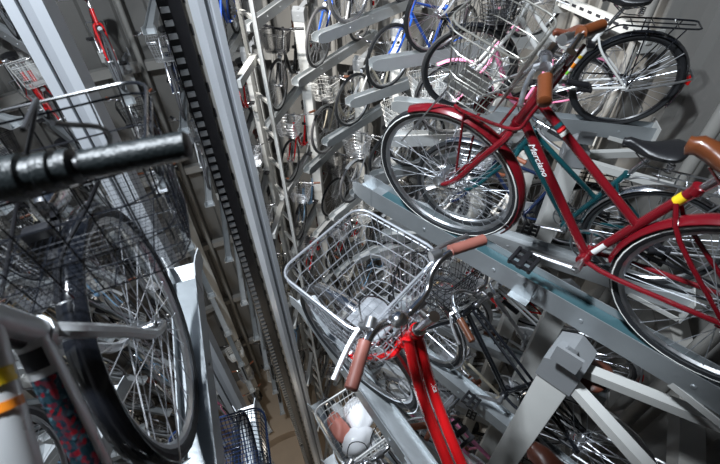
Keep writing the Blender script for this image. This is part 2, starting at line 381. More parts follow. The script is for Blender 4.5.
def bk_wires(P,r=.0016):
    def f(bm):
        nv,nw,nh=P[6:9]
        for i in range(nh):
            u=(i/nh)**1.0; tube(bm,bring(P,u,2),r*1.15,4,True)
        top=bring(P,1,2); bot=bring(P,0,2)
        def walls(a,b,c,d,n):
            for i in range(n+1):
                t=i/n; tube(bm,[a.lerp(b,t),c.lerp(d,t)],r,4,caps=False)
        # corner indices: each corner has 3 points
        for i in range(4):
            a,b=top[i*3+2],top[((i+1)%4)*3]; c,d=bot[i*3+2],bot[((i+1)%4)*3]; walls(a,b,c,d,nw if i%2==0 else nv)
            tube(bm,[top[i*3+1],bot[i*3+1]],r,4,caps=False)
        z=bot[0].z; x0=min(p.x for p in bot); x1=max(p.x for p in bot); y1=max(p.y for p in bot)
        for i in range(1,nw): x=x0+(x1-x0)*i/nw; tube(bm,[(x,-y1,z),(x,y1,z)],r,4,caps=False)
        for i in range(1,nv): y=-y1+2*y1*i/nv; tube(bm,[(x0,y,z),(x1,y,z)],r,4,caps=False)
    return f
def bk_fine(P):             # fine mesh lining on the lower half and the floor
    def f(bm):
        top=bring(P,.58,2); bot=bring(P,0,2); r=.0005
        for i in range(4):
            a,b=top[i*3+2],top[((i+1)%4)*3]; c,d=bot[i*3+2],bot[((i+1)%4)*3]; n=int((a-b).length/.011)
            for j in range(n+1): t=j/n; tube(bm,[a.lerp(b,t),c.lerp(d,t)],r,3,caps=False)
        for j in range(1,13): tube(bm,bring(P,.58*j/13,2),r,3,True)
        z=bot[0].z; x0=min(q.x for q in bot); x1=max(q.x for q in bot); y1=max(q.y for q in bot)
        for j in range(1,20): x=x0+(x1-x0)*j/20; tube(bm,[(x,-y1,z),(x,y1,z)],r,3,caps=False)
        for j in range(1,34): y=-y1+2*y1*j/34; tube(bm,[(x0,y,z),(x1,y,z)],r,3,caps=False)
    return f
def bk_solid(P):            # moulded lattice basket: thicker vertical slats and horizontal bands
    def f(bm):
        for u in (0,.25,.5,.75): tube(bm,bring(P,u,3),.006,5,True)
        top=bring(P,1,2); bot=bring(P,0,2)
        for i in range(4):
            a,b=top[i*3+2],top[((i+1)%4)*3]; c,d=bot[i*3+2],bot[((i+1)%4)*3]
            for k in range(8): t=k/7; tube(bm,[a.lerp(b,t),c.lerp(d,t)],.005,4)
        z=bot[0].z; x0=min(p.x for p in bot); x1=max(p.x for p in bot); y1=max(p.y for p in bot); box(bm,((x0+x1)/2,0,z),(x1-x0-.02,2*y1-.02,.006))
    return f
def bk_stay(P):
    z=P[5]-P[2]
    def f(bm):
        for s in (-1,1): tube(bm,[(0,s*.055,R0),(-.10,s*.055,z-.004)],.0035,6); tube(bm,[(-.2,s*.05,z-.004),(P[9],s*.05,z+.1),BC+V((0,s*.04,-.01))],.004,6)
        box(bm,(-.14,0,z-.005),(.14,.13,.008))
    return f
def bk_plate(P):
    def f(bm): box(bm,(P[9]+P[1]-.005,0,P[5]-.1),(.004,.075,.05))
    return f
# ------------------------------------------------------------------ whole bicycle
def bike(name,mx,frame='stagger',col='silver',fork_col=None,basket_kind='wire',basket_col='bwire',bars='swept',grips='black',sad='saddle',tyrem='rubber',mud='chrome',rearrack=None,th=2.7,steer=0.,lod=0,guard=None,light=True,band=False,plate=False,stand='dstand',barcol='chrome',rimcol='alloy',sadmx=None,off=(0,0,0),lock=True,bas=None,bellon=True):
    r=empty(name,mx); I=MX.Identity(4)
    piv=MX.Translation(HB)@MX.Rotation(rad(steer),4,SD)@MX.Translation(-HB) if steer else I
    F=piv@MX.Translation((0,0,R0)); Rr=MX.Translation((-WB,0,R0))
    n,k=((40,8),(28,6),(20,5))[lod]; sp=(32,28,16)[lod]; sr=(.0014,.0017,.0024)[lod]
    for nm,W in (('front_wheel',F),('rear_wheel',Rr)):
        w=obj(nm,mesh(('rim',n),lambda bm:rim(bm,n)),rimcol,r,W)
        obj('tyre',mesh(('tyre',n),lambda bm:tyre(bm,.019,n,k)),tyrem,w)
        obj('spokes',mesh(('spokes',sp),lambda bm:spokes(bm,sp,sr,4 if lod==0 else 3)),'bwire',w)
        if lod<2: obj('hub',mesh(('hub',),hub) if nm!='front_wheel' or not band else mesh(('dynamo',),dynamo),'alloy',w)
        if band and lod==0: obj('reflective_band',mesh(('band',),stripe),'reflect',w)
    obj('frame',mesh(('frame',frame),FR[frame]),col,r)
    obj('fork',mesh(('fork',),fork),fork_col or col,r,piv)
    if mud:
        f=obj('front_mudguard',mesh(('mudf',lod),lambda bm:mudg(bm,rad(62),rad(212),n=(24,12,8)[lod])),mud,r,F)
        g=obj('rear_mudguard',mesh(('mudr',lod),lambda bm:mudg(bm,rad(-2),rad(205),n=(28,14,8)[lod])),mud,r,Rr)
        if lod<2:
            obj('stay',mesh(('stf',),lambda bm:stays(bm,[rad(200)])),'alloy',f); obj('stay',mesh(('str',),lambda bm:stays(bm,[rad(135),rad(170)])),'alloy',g)
    h=obj('handlebar',mesh(('bar',bars),hbar(bars)),barcol,r,piv@MX.Translation((0,0,off[2])))
    obj('stem',mesh(('stem',),stem),barcol,h)
    for s in (1,-1):
        obj('grip',mesh(('grip',bars,s),grip(bars,s)),grips,h)
        if lod<2: obj('brake_lever',mesh(('lever',bars,s),lever(bars,s)),'alloy' if barcol!='black' else 'black',h)
    if lod==0:
        if bellon: obj('bell',mesh(('bell',),bell),'chrome',h); obj('brake_cable',mesh(('cable',),cable),'black',h)
    sd=obj('saddle',mesh(('saddle',),saddle()),sad,r,sadmx)
    if lod==0: obj('saddle_spring',mesh(('spring',),saddle_spring),'chrome',sd)
    obj('seat_post',mesh(('seatpost',),seatpost),'chrome',r)
    if lod<2:
        cr=obj('crank',mesh(('crank',round(th,2)),crank(th)),'alloy',r)
        obj('chainring',mesh(('ring',),chainring),'alloy',cr)
        for s in (1,-1):
            p=obj('pedal',mesh(('pedal',round(th,2),s),pedal(th,s)),'black',cr)
            if lod==0: pass
        obj('chain',mesh(('chain',),chain),'black',r)
        if guard: obj('chain_guard',mesh(('guard',),chainguard),guard,r)
        obj('kickstand',mesh((stand,),dict(kick=kick,dstand=dstand)[stand]),'alloy',r)
        if light:
            l=obj('headlight',mesh(('head',),blkhead),'black' if lod else 'black',r,piv); obj('lens',mesh(('lens',),hlens),'lens',l)
        obj('rear_reflector',mesh(('rref',),rref),'redref',r)
        if lock: obj('wheel_lock',mesh(('wlock',),wlock),'black',r)
    if basket_kind:
        P=basket(basket_kind); b=obj('basket',mesh(('brim',basket_kind),bk_rim(P)),basket_col,r,piv@MX.Translation(off)@(bas or I))
        if basket_kind=='deep': obj('basket_lattice',mesh(('bsol',),bk_solid(P)),basket_col,b)
        else: obj('basket_wires',mesh(('bw',basket_kind,lod>1),bk_wires(P,(.0016,.0018,.0026)[lod])),basket_col,b)
        if lod<2 and basket_kind!='dark': obj('basket_stay',mesh(('bst',basket_kind),bk_stay(P)),'alloy',b)
        if basket_kind=='dark': obj('fine_mesh',mesh(('bfine',),bk_fine(P)),basket_col,b)
        if plate: obj('paper_label',mesh(('plate',basket_kind),bk_plate(P)),'label',b)
    if rearrack and lod<2: obj('luggage_rack',mesh(('rack',),rack),rearrack,r)
    return r
# ------------------------------------------------------------------ tray, post
END=1.93       # tray length behind the tip
def tray_ch(bm):
    w,hb,ht,t=.048,-.078,.036,.004; x0=-.10; x1=-END
    prof=[(-w,ht),(-w,hb),(w,hb),(w,ht),(w-t,ht),(w-t,-.004),(-w+t,-.004),(-w+t,ht)]
    A=[bm.verts.new((x0,y,z)) for y,z in prof]; B=[bm.verts.new((x1,y,z)) for y,z in prof]
    for k in range(8): bm.faces.new((A[k],A[(k+1)%8],B[(k+1)%8],B[k]))
    bm.faces.new(A); bm.faces.new(B[::-1])
    for s in (-1,1):
        for x in (-.5,-.9,-1.3,-1.7): lathe(bm,[(0,.010),(.005,.008)],(x,s*w,-.02),(0,s,0),8)
def tray_liner(bm): box(bm,(-.95,0,-.0015),(1.55,.084,.004))
def tray_tip(bm):
    rows=[]
    for x,w,zt,zb in ((-.13,.050,.038,-.080),(-.06,.052,.040,-.066),(-.02,.060,.042,-.050),(.02,.074,.045,-.036)):
        t=.005; rows.append([bm.verts.new((x,y,z)) for y,z in ((-w,zt),(-w,zb),(w,zb),(w,zt),(w-t,zt),(w-t,zb+t),(-w+t,zb+t),(-w+t,zt))])
    for A,B in zip(rows,rows[1:]):
        for k in range(8): bm.faces.new((A[k],A[(k+1)%8],B[(k+1)%8],B[k]))
    bm.faces.new(rows[0]); bm.faces.new(rows[-1][::-1])
def tray_plain(bm):
    rows=[]
    for x,w,zt,zb in ((-.13,.050,.038,-.080),(-.03,.051,.037,-.062),(.015,.050,.020,-.040)):
        t=.005; rows.append([bm.verts.new((x,y,z)) for y,z in ((-w,zt),(-w,zb),(w,zb),(w,zt),(w-t,zt),(w-t,zb+t),(-w+t,zb+t),(-w+t,zt))])
    for A,B in zip(rows,rows[1:]):
        for k in range(8): bm.faces.new((A[k],A[(k+1)%8],B[(k+1)%8],B[k]))
    bm.faces.new(rows[0]); bm.faces.new(rows[-1][::-1])
def tray_br(bm):
    L=-END; box(bm,(L-.005,0,-.03),(.008,.20,.17))
    for s in (-1,1): bar(bm,(L,s*.07,-.12),(L+.28,s*.045,-.075),.006,.03)
def tray_clip(bm): box(bm,(-1.05,.052,-.02),(.09,.006,.11)); box(bm,(-1.05,.07,-.075),(.09,.04,.006)); lathe(bm,[(0,.009),(.008,.008)],(-1.05,.055,.01),(0,1,0),8)
def tray_mx(mx,label,group,lod=0,tm='galv',teal=False,flare=True):
    t=obj('bicycle_tray',mesh(('tray_ch',),tray_ch),tm); t.matrix_world=mx
    obj('tip_guide',mesh(('tray_tip',),tray_tip) if flare else mesh(('tray_plain',),tray_plain),'galvw' if flare else tm,t)
    if lod<2: obj('bracket',mesh(('tray_br',),tray_br),'postw',t)
    if lod==0:
        if teal: obj('wheel_channel',mesh(('tray_liner',),tray_liner),'teal',t)
        obj('clip_plate',mesh(('tray_clip',),tray_clip),'galv',t)
    tag(t,label,'bicycle tray',group); return t
def support_post(o,ztop,sd,lat,label,w=.135,d=.16,struts=True):
    r=empty('support_post',cmx(o,sd,0,0,lat))
    one('shaft',lambda bm:box(bm,(0,0,ztop/2-.05),(w,d,ztop-.1),bev=.008),'postw',r)
    def cap(bm):
        W,D=w+.016,d+.016
        prism(bm,[(-W/2,-.15),(W/2,-.15),(W/2,-.02),(0.0,.03),(-W/2,-.02)],-D/2,D/2)
        lathe(bm,[(0,.024),(.004,.020)],(W/2,0,-.085),(1,0,0),12); lathe(bm,[(-.012,.022),(.010,.020)],(W*.25,0,.005),(.4,0,1),10)
    one('cap',cap,'postg',r,MX.Translation((0,0,ztop)))
    one('bracket',lambda bm:box(bm,(0,-lat,ztop+.115),(.10,.012,.09)),'postg',r)
    one('bracket',lambda bm:bar(bm,(0,0,ztop-.01),(0,-lat*.85,ztop+.10),.05,.036,(1,0,0)),'postg',r)
    if struts:
        for a in (.24,-.20): one('strut',lambda bm:bar(bm,(-.05,a*.2,ztop-.115),(-.58,a,ztop-.115),.045,.05),'postw',r)
    tag(r,label,'post'); return r
# ------------------------------------------------------------------ setting
def ring_poly(bm,prof,n=96):
    rows=[]
    for i in range(n):
        a=2*PI*i/n; rows.append([bm.verts.new((r*math.sin(a),r*math.cos(a),z)) for r,z in prof])
    m=len(prof)
    for i in range(n):
        A,B=rows[i],rows[(i+1)%n]
        for k in range(m): bm.faces.new((A[k],A[(k+1)%m],B[(k+1)%m],B[k]))
def wall_bm(bm):
    N=60; prof=[]
    for i in range(N):
        a=2*PI*i/N; s=2*PI/N
        for f,r in ((.0,4.20),(.56,4.20),(.66,4.13),(.90,4.13)): prof.append((a+f*s,r))
    lo=[bm.verts.new((r*math.sin(a),r*math.cos(a),-.4)) for a,r in prof]; hi=[bm.verts.new((r*math.sin(a),r*math.cos(a),H+1.9)) for a,r in prof]
    n=len(prof)
    for i in range(n): bm.faces.new((lo[i],lo[(i+1)%n],hi[(i+1)%n],hi[i]))
struct(one('wall_shaft',wall_bm,'wall',flat=True))
def slab(bm):
    A=[];n=26
    for i in range(n+1):
        o=rad(74+102*i/n); A.append([bm.verts.new((r*math.sin(o),r*math.cos(o),z)) for r,z in ((2.78,H+1.0),(4.25,H+1.0),(4.25,H+1.12),(2.78,H+1.12))])
    for P,Q in zip(A,A[1:]):
        for k in range(4): bm.faces.new((P[k],P[(k+1)%4],Q[(k+1)%4],Q[k]))
    bm.faces.new(A[0]); bm.faces.new(A[-1][::-1])
struct(one('shade_slab',slab,'conc'))  # unseen slab added overhead to shade the right wall and tray ends
struct(one('floor_ledge',lambda bm:ring_poly(bm,[(1.93,0),(4.25,0),(4.25,-.6),(1.93,-.6)]),'conc'))
def pit(bm): bmesh.ops.create_circle(bm,cap_ends=True,radius=2.1,segments=64,matrix=MX.Translation((0,0,-.42)))
struct(one('floor_pit',pit,'conc'))
tn=[0]
def trim(fn,m): tn[0]+=1; return struct(one('trim_%d'%tn[0],fn,m))
for zc in (-.35,-2.4,-4.4,-6.4,-8.4,-10.4): trim(lambda bm:ring_poly(bm,[(3.98,H+zc-.07),(4.10,H+zc-.07),(4.10,H+zc+.07),(3.98,H+zc+.07)]),'beam')
COLS=[(152.8,0),(139,1),(120.8,0),(105,1),(88.5,0),(78,1),(67,0),(53.5,1),(40,0),(29.5,1),(14,0),(-1,1),(-17,0),(-31,1),(-48,0),(-63,1),(-79,0),(-95,1),(-111,0),(-127,1),(-143,0),(-158,1),(-173,0),(168,1)]
for o,h in COLS:
    p=pol(3.93,o+6,0) if not 84<o<150 else pol(3.93,o+(12 if o<130 else 9),0); trim(lambda bm:tube(bm,[p,p+V((0,0,H-.2))],.042,10),'beam')
# ------------------------------------------------------------------ lift mast
def cw(az,d,z=0): a=rad(az); return V((CAM.x+d*math.sin(a),CAM.y+d*math.cos(a),z))
def mast(az,d,yaw,w,dp,label):
    r=empty('lift_column',MX.Translation(cw(az,d,-.42))@MX.Rotation(rad(yaw),4,'Z'))
    z1=H+1.2
    def body(bm):
        P=[(-w/2,-dp/2),(-w*.18,-dp/2),(-w*.18,-dp*.1),(w*.18,-dp*.1),(w*.18,-dp/2),(w/2,-dp/2),(w/2,dp/2),(-w/2,dp/2)]
        A=[bm.verts.new((x,y,0)) for x,y in P]; B=[bm.verts.new((x,y,z1)) for x,y in P]; n=len(P)
        for k in range(n): bm.faces.new((A[k],A[(k+1)%n],B[(k+1)%n],B[k]))
        bm.faces.new(A[::-1]); bm.faces.new(B)
    one('shaft',body,'mast',r,flat=True)
    one('guide_rail',lambda bm:box(bm,(0,-dp*.22,z1/2),(w*.30,dp*.2,z1-.02)),'mast2',r)
    one('base_plate',lambda bm:box(bm,(0,0,.01),(w*2,dp*2,.02)),'galv',r)
    return tag(r,label,'lift column')
mast(-35.1,2.5,35-22,.155,.14,'broad pale grey steel lift column, the large one behind the dark wire basket')
mast(-18.2,3.05,18+24,.135,.14,'tall pale grey steel lift column standing between cable chain and ladder')
r=empty('cable_chain',MX.Translation(cw(-22.1,3.45,-.42))@MX.Rotation(rad(22),4,'Z'))
one('side_band',lambda bm:box(bm,(.045,0,(H+1.5)/2),(.085,.05,H+1.5)),'black',r)
lk=lambda bm:box(bm,(-.032,-.006,0),(.06,.036,.034))
for i in range(100): obj('link',mesh(('link',),lk),'postg',r,MX.Translation((0,0,H+.35-.088*i)))
lo_=one('lower_links',lambda bm:[box(bm,(-.032,-.006,.1+.088*i),(.06,.036,.034)) for i in range(43)],'postg',r); lo_['kind']='stuff'
one('back_strip',lambda bm:box(bm,(-.03,.03,(H+1.5)/2),(.09,.008,H+1.5)),'black',r)
tag(r,'black cable chain with grey rungs running down the middle of the shaft','cable chain')
r=empty('cable_duct',MX.Translation(cw(-20.5,3.5,-.42))@MX.Rotation(rad(22),4,'Z'))
one('channel',lambda bm:box(bm,(0,0,(H+1.5)/2),(.09,.05,H+1.5)),'beam',r)
for i in range(56): obj('slot',mesh(('slot',),lambda bm:box(bm,(0.01,-.027,0),(.018,.006,.08))),'ink',r,MX.Translation((0,0,.4+.22*i)))
tag(r,'narrow slotted grey cable duct running down beside the black chain','cable duct')
a,b=cw(-12.6,3.4),cw(-14.2,3.65); r=empty('ladder',MX.Translation(V((a.x,a.y,-.42)))); e=b-a
for q in (V((0,0,0)),V((e.x,e.y,0))): one('side_rail',lambda bm:(box(bm,(q.x,q.y,(H+.9)/2),(.03,.055,H+.9)),),'postw',r)
for i in range(37): obj('rung',mesh(('rung',),lambda bm:bar(bm,(0,0,0),(e.x,e.y,0),.028,.028)),'postw',r,MX.Translation((0,0,.5+.335*i)))
c=cw(-18.2,3.05)-a
for z in (1.9,3.6,5.3,7.0,8.5,10.05,11.57): one('stand_off',lambda bm:bar(bm,(c.x+.1,c.y,z),(e.x*.5,e.y*.5,z),.05,.06),'postw',r)
tag(r,'narrow off-white steel ladder right of the lift columns','ladder')
# ------------------------------------------------------------------ bicycles
ZF=lambda h,k:(-1.93 if h else -1.38)-1.23*k
def hero(name,x,y,zh,az,lean,**k):
    mx=MX.Translation((CAM.x+x,CAM.y+y,H+zh))@colmx(0,az+180,0,lean)@MX.Translation((0,0,-R0))
    return bike(name,mx,**k)
HM={}
_h=hero
DRED=hero('bicycle',.388,1.473,-1.045,-44.3,6.1,frame='stagger',col='dred',basket_kind='coarse',basket_col='ivorywire',off=(0,-.03,0),lock=False,bellon=False,bas=MX.Translation((-.27,0,.72))@MX.Rotation(rad(-20),4,'Y')@MX.Translation((.36,.0,-.72)),bars='straight',grips='brown',sad='brown',mud='dred',steer=8,th=-.2,band=True,stand='dstand',light=False,sadmx=MX.Translation((-.005,0,-.055)))
tag(DRED,'dark red bicycle with brown leather saddle and grips on the nearest upper tray','bicycle')
piv=MX.Translation(HB)@MX.Rotation(rad(8),4,SD)@MX.Translation(-HB)
fc=one('front_carrier',carrier,'dred',DRED,piv@MX.Translation((-.05,-.05,0))); one('front_lamp',lambda bm:box(bm,(-.05,-.03,.69),(.045,.055,.05),bev=.006),'dred',fc)
LEFT=hero('bicycle',-.57,.623,-.905,-20,4.3,frame='twin',col='silver',basket_kind='dark',basket_col='blackp',bars='raised',grips='gripr',sad='saddle',mud='blackp',barcol='black',light=False,lock=False,bellon=False,off=(0,-.055,-.045))
tag(LEFT,'silver bicycle with black handlebar, dark wire basket and black mudguards in the near left corner','bicycle')
WHT=hero('bicycle',.828,3.004,-1.183,-73,8,frame='swoop',col='white',basket_kind='mesh',basket_col='black',bars='swept',grips='black',mud='blackp',rearrack='blackp',steer=8,rimcol='black')
tag(WHT,'white bicycle with black rack, black basket and coloured dots, upper tray at right','bicycle')
BRED=bike('bicycle',cmx(139,.61,H-1.87,.5,.05),frame='double',col='bred',basket_kind='big',bars='wide',grips='grip',mud='chrome',sad='dbrown',steer=15,lock=False)
tag(BRED,'bright red twin-tube bicycle with large chrome basket and mauve-brown grips, lower middle','bicycle')
for b_,q_,nm in ((DRED,.577,'dark red bicycle'),(LEFT,.58,'near left silver bicycle'),(WHT,.55,'white black-racked bicycle'),(BRED,.62,'bright red bicycle')):
    m_=b_.matrix_world.copy(); e_=m_.to_euler(); tray_mx(MX.Translation(m_.translation)@MX.Rotation(e_.z,4,'Z')@MX.Translation((q_,0,0)),'galvanised tray carrying the %s'%nm,'bicycle trays',0,'galv',b_ is DRED,b_ in (LEFT,BRED))
# ------------------------------------------------------------------ decals and small parts
def frame_of(b): return [c for c in b.children if c.name.startswith('frame')][0]
def band(b,name,p,q,t0,t1,r,m,a0=0,a1=2*PI):
    p,q=V(p),V(q)
    if a1-a0>6: return one(name,lambda bm:tube(bm,[p.lerp(q,t0),p.lerp(q,t1)],r,16,caps=False),m,frame_of(b))
    def f(bm):
        d=(q-p).normalized(); y=V((0,1,0)); u=y.cross(d); R=[]
        for t in (t0,t1): R.append([bm.verts.new(p.lerp(q,t)+y*(r*math.cos(a0+(a1-a0)*k/10))+u*(r*math.sin(a0+(a1-a0)*k/10))) for k in range(11)])
        for k in range(10): bm.faces.new((R[0][k],R[0][k+1],R[1][k+1],R[1][k]))
    return one(name,f,m,frame_of(b))
def text(b,s,p,q,t,size,off,m,nrm=(0,1,0),up=0.):
    cu=bpy.data.curves.new('lettering','FONT'); cu.body=s; cu.size=size; cu.extrude=.0004; cu.shear=.25
    to=bpy.data.objects.new('lettering',cu); COL.objects.link(to); me=bpy.data.meshes.new_from_object(to.evaluated_get(bpy.context.evaluated_depsgraph_get())); bpy.data.objects.remove(to)
    p,q=V(p),V(q); X=(q-p).normalized(); N=V(nrm); N=(N-X*N.dot(X)).normalized(); Y=N.cross(X); me.materials.clear(); me.materials.append(None)
    return obj('lettering',me,m,frame_of(b),MX.Translation(p.lerp(q,t)+N*off-Y*(size*.32))@MX((X,Y,N)).transposed().to_4x4())
bb=V((BBx,0,BBz))
a_,b_=HT-SD*.03,V((-.722,0,.505))
for t0,t1,m in ((.20,.225,'green'),(.235,.25,'redst'),(.26,.285,'reflect')): band(DRED,'frame_band',a_,b_,t0,t1,.0149,m)
band(DRED,'yellow_sticker',bb,STT,.86,.93,.0159,'yellow'); band(DRED,'maker_sticker',bb,STT,.10,.24,.0158,'label',-.6,.7)
text(DRED,'Merciano',HB+SD*.03,bb,.16,.034,.0170,'wprint')
text(BRED,'Vientorosa',V((-.37,.021,.62)),V((-.50,.022,.44)),.0,.026,.0192,'wprint')
text(BRED,'Classica',V((-.37,-.021,.62)),V((-.50,-.022,.44)),-.15,.026,.0192,'wprint',(-.7,0,.7))
for t0,t1,m in ((.16,.28,'yellow'),(.40,.47,'orangest')): band(LEFT,'sticker_band',V((-.345,0,.79)),V((-.47,0,.675)),t0,t1,.0226,m)
band(LEFT,'holographic_sticker',HB+SD*.025,V((-.40,0,.54)),.30,1.05,.0252,'holo',PI*.30,PI*.80)
band(LEFT,'registration_label',HB+SD*.025,V((-.40,0,.54)),.10,.24,.0252,'ink',PI*.32,PI*.75)
for t0,t1,m in ((.22,.28,'greenst'),(.34,.42,'orangest'),(.5,.55,'yellow')): band(WHT,'round_sticker',bb,STT,t0,t1,.0158,m)
one('brake_cable',lambda bm:(tube(bm,smooth([(-.27,-.20,1.02),(-.18,-.22,.95),(-.12,-.13,.83),(-.16,-.05,.76),(-.20,-.02,.70)],6),.0035,7),tube(bm,smooth([(-.27,-.17,1.02),(-.14,-.15,1.0),(-.10,-.05,.88),(-.21,.03,.76)],6),.0032,7)),'black',LEFT)
hl=one('headlight',lambda bm:lathe(bm,[(-.05,.008),(-.046,.022),(-.02,.033),(.02,.037),(.03,.037)],(.10,.03,.725),(1,0,-.05),18),'chrome',LEFT)
one('lamp_bracket',lambda bm:(bar(bm,(.09,.03,.70),(-.06,.02,.685),.02,.006),box(bm,(-.02,.03,.715),(.03,.05,.05),bev=.006)),'black',hl)
r=empty('slotted_bracket',MX.Translation((CAM.x+2.08,CAM.y+3.72,H-1.05))@MX.Rotation(math.atan2(-1.02,.23),4,'Z'))
one('beam',lambda bm:box(bm,(0,0,0),(1.15,.05,.09),bev=.006),'postw',r)
for i in range(9): one('slot',lambda bm:box(bm,(-.44+.11*i,-.026,.01),(.055,.004,.022)),'ink',r); 
for s in (-1,1): one('end_plate',lambda bm:box(bm,(s*.56,.03,-.03),(.012,.16,.16)),'postw',r)
tag(r,'short off-white slotted bracket on the lining above the white bicycle at right','bracket')
hbL=[c for c in LEFT.children if c.name.startswith('handlebar')][0]
P_=barpath('raised'); e_=P_[-1]; d_=(P_[-2]-P_[-1]).normalized()
for s in (1,-1):
    m_=lambda v:V((v.x,v.y*s,v.z))
    one('twist_shifter',lambda bm:lathe(bm,[(.122,.0165),(.124,.021),(.134,.0215),(.136,.017),(.142,.0175),(.144,.0225),(.160,.0225),(.163,.019),(.172,.02),(.175,.026),(.200,.026),(.212,.02),(.225,.014)],m_(e_),m_(d_),20),'gripr',hbL)
# overrides for stacked bicycles: (column, tier) -> options ; None = empty tray
W_=dict
OV={(105,0):W_(col='green',grips='black',mud='chrome',basket_kind=None,frame='stagger',sad='saddle',bars='swept',desc='dark teal bicycle with black saddle'),
(120.8,1):W_(col='blackp',frame='mixte',sad='dbrown',grips='brown',basket_kind='wire',mud='chrome',desc='black bicycle with brown grips'),
(105,1):W_(col='silver',frame='mixte',sad='saddle',mud='silver',basket_kind='wire',desc='silver bicycle with a black saddle'),
(139,1):W_(col='silver',frame='low',basket_kind='big',basket_col='white',mud='silver',tyrem='rubber',desc='silver bicycle, bags in white basket'),
(152.8,1):W_(col='navy',frame='low',basket_kind='mesh',basket_col='navy',mud=None,desc='navy bicycle with a navy mesh basket'),
(78,0):W_(col='pink',frame='low',mud='pink',basket_kind=None,grips='pink',desc='pink bicycle with pink mudguards'),
(67,0):W_(col='silver',frame='diamond',mud=None,basket_kind=None,bars='flat',desc='silver bicycle with thick black tyres'),
(67,1):W_(col='silver',frame='low',basket_kind='deep',basket_col='white',desc='silver bicycle with moulded white basket'),(53.5,1):W_(col='white',frame='mixte',basket_kind='deep',basket_col='white',desc='white bicycle with moulded white basket'),
(53.5,0):W_(col='blue',frame='diamond',mud=None,basket_kind=None,bars='flat',desc='blue bicycle with bare black tyres'),
(40,0):W_(col='silver',frame='diamond',mud=None,basket_kind='wire',desc='silver bicycle with black tyres'),
(29.5,0):W_(col='white',fork_col='blue',frame='diamond',mud=None,basket_kind=None,bars='flat',tyrem='rubberg',desc='white bicycle with a blue fork'),
(40,1):W_(col='ivory',fork_col='white',frame='stagger',mud=None,basket_kind=None,desc='ivory bicycle with a white fork'),
(29.5,1):W_(col='ivory',frame='low',basket_kind='wire',grips='brown',tyrem='rubberg',mud='silver',plate=True,desc='ivory bicycle with wire basket'),
(29.5,2):W_(col='silver',frame='low',basket_kind='mesh',basket_col='black',sad='dbrown',desc='silver bicycle with black basket'),
(14,0):None,(14,1):W_(col='black',frame='low',basket_kind='mesh',basket_col='black',bars='flat',barcol='black',mud=None,desc='black bicycle with black basket'),
(14,2):W_(col='bred',frame='low',basket_kind='wire',sad='saddle',plate=True,desc='red bicycle with labelled basket'),
(-1,0):W_(col='blue',frame='low',basket_kind=None,desc='blue bicycle'),(-1,1):W_(col='bred',frame='low',basket_kind=None,desc='red bicycle'),
(-17,0):None,(-17,1):W_(col='navy',frame='mixte',basket_kind='big',plate=True,mud=None,desc='navy bicycle with labelled basket'),
(-17,2):W_(col='silver',frame='low',basket_kind='wire',desc='silver bicycle with wire basket'),
(-31,0):W_(col='bred',frame='low',basket_kind=None,bars='flat',mud=None,desc='red bicycle without basket'),
(-31,1):W_(col='silver',frame='low',basket_kind='wire',sad='white',desc='silver bicycle with wire basket'),
(-31,3):None,(-17,3):None,(-17,4):None,(-31,4):None,(-17,5):None,(-31,5):None,(-17,6):None,
(-48,0):W_(col='bred',frame='mixte',basket_kind='wire',desc='red bicycle with wire basket'),
(-48,1):W_(col='bred',frame='stagger',basket_kind='wire',desc='red bicycle with chrome basket'),
(152.8,0):'hero',(139,0):'hero',(120.8,0):'hero',(88.5,0):'hero'}
PH={152.8:'stack below the near silver bicycle',139:'stack below the bright red bicycle',120.8:'stack below the dark red bicycle',105:'stack behind the dark red bicycle',88.5:'stack under the black-racked white bicycle',
78:'sixth stack right of ladder',67:'fifth stack right of ladder',53.5:'fourth stack right of ladder',40:'third stack right of ladder',29.5:'second stack right of ladder',14:'first stack right of ladder',
-1:'stack between ladder and lift column',-17:'stack behind the cable chain',-31:'stack just right of broad column',-48:'stack just left of broad column',-63:'second stack left of broad column',
-79:'third stack left of broad column',-95:'fourth stack left of broad column',-111:'fifth stack left of broad column',-127:'sixth stack left of broad column',-173:'second stack left of the near silver bicycle',168:'stack left of the near silver bicycle'}
ORD=['first','second','third','fourth','fifth','sixth','seventh','eighth','ninth','tenth','eleventh','twelfth']
random.seed(7)
CW=[('silver',9),('white',5),('ivory',4),('navy',3),('black',5),('bred',4),('lblue',2),('pink',1),('gold',2),('orange',1),('green',1)]
CN=dict(silver='silver',white='white',ivory='ivory',navy='navy',black='black',bred='red',lblue='pale blue',pink='pink',gold='champagne',orange='orange',green='dark teal',blue='blue',dred='dark red')
POOL=[c for c,n in CW for _ in range(n)]
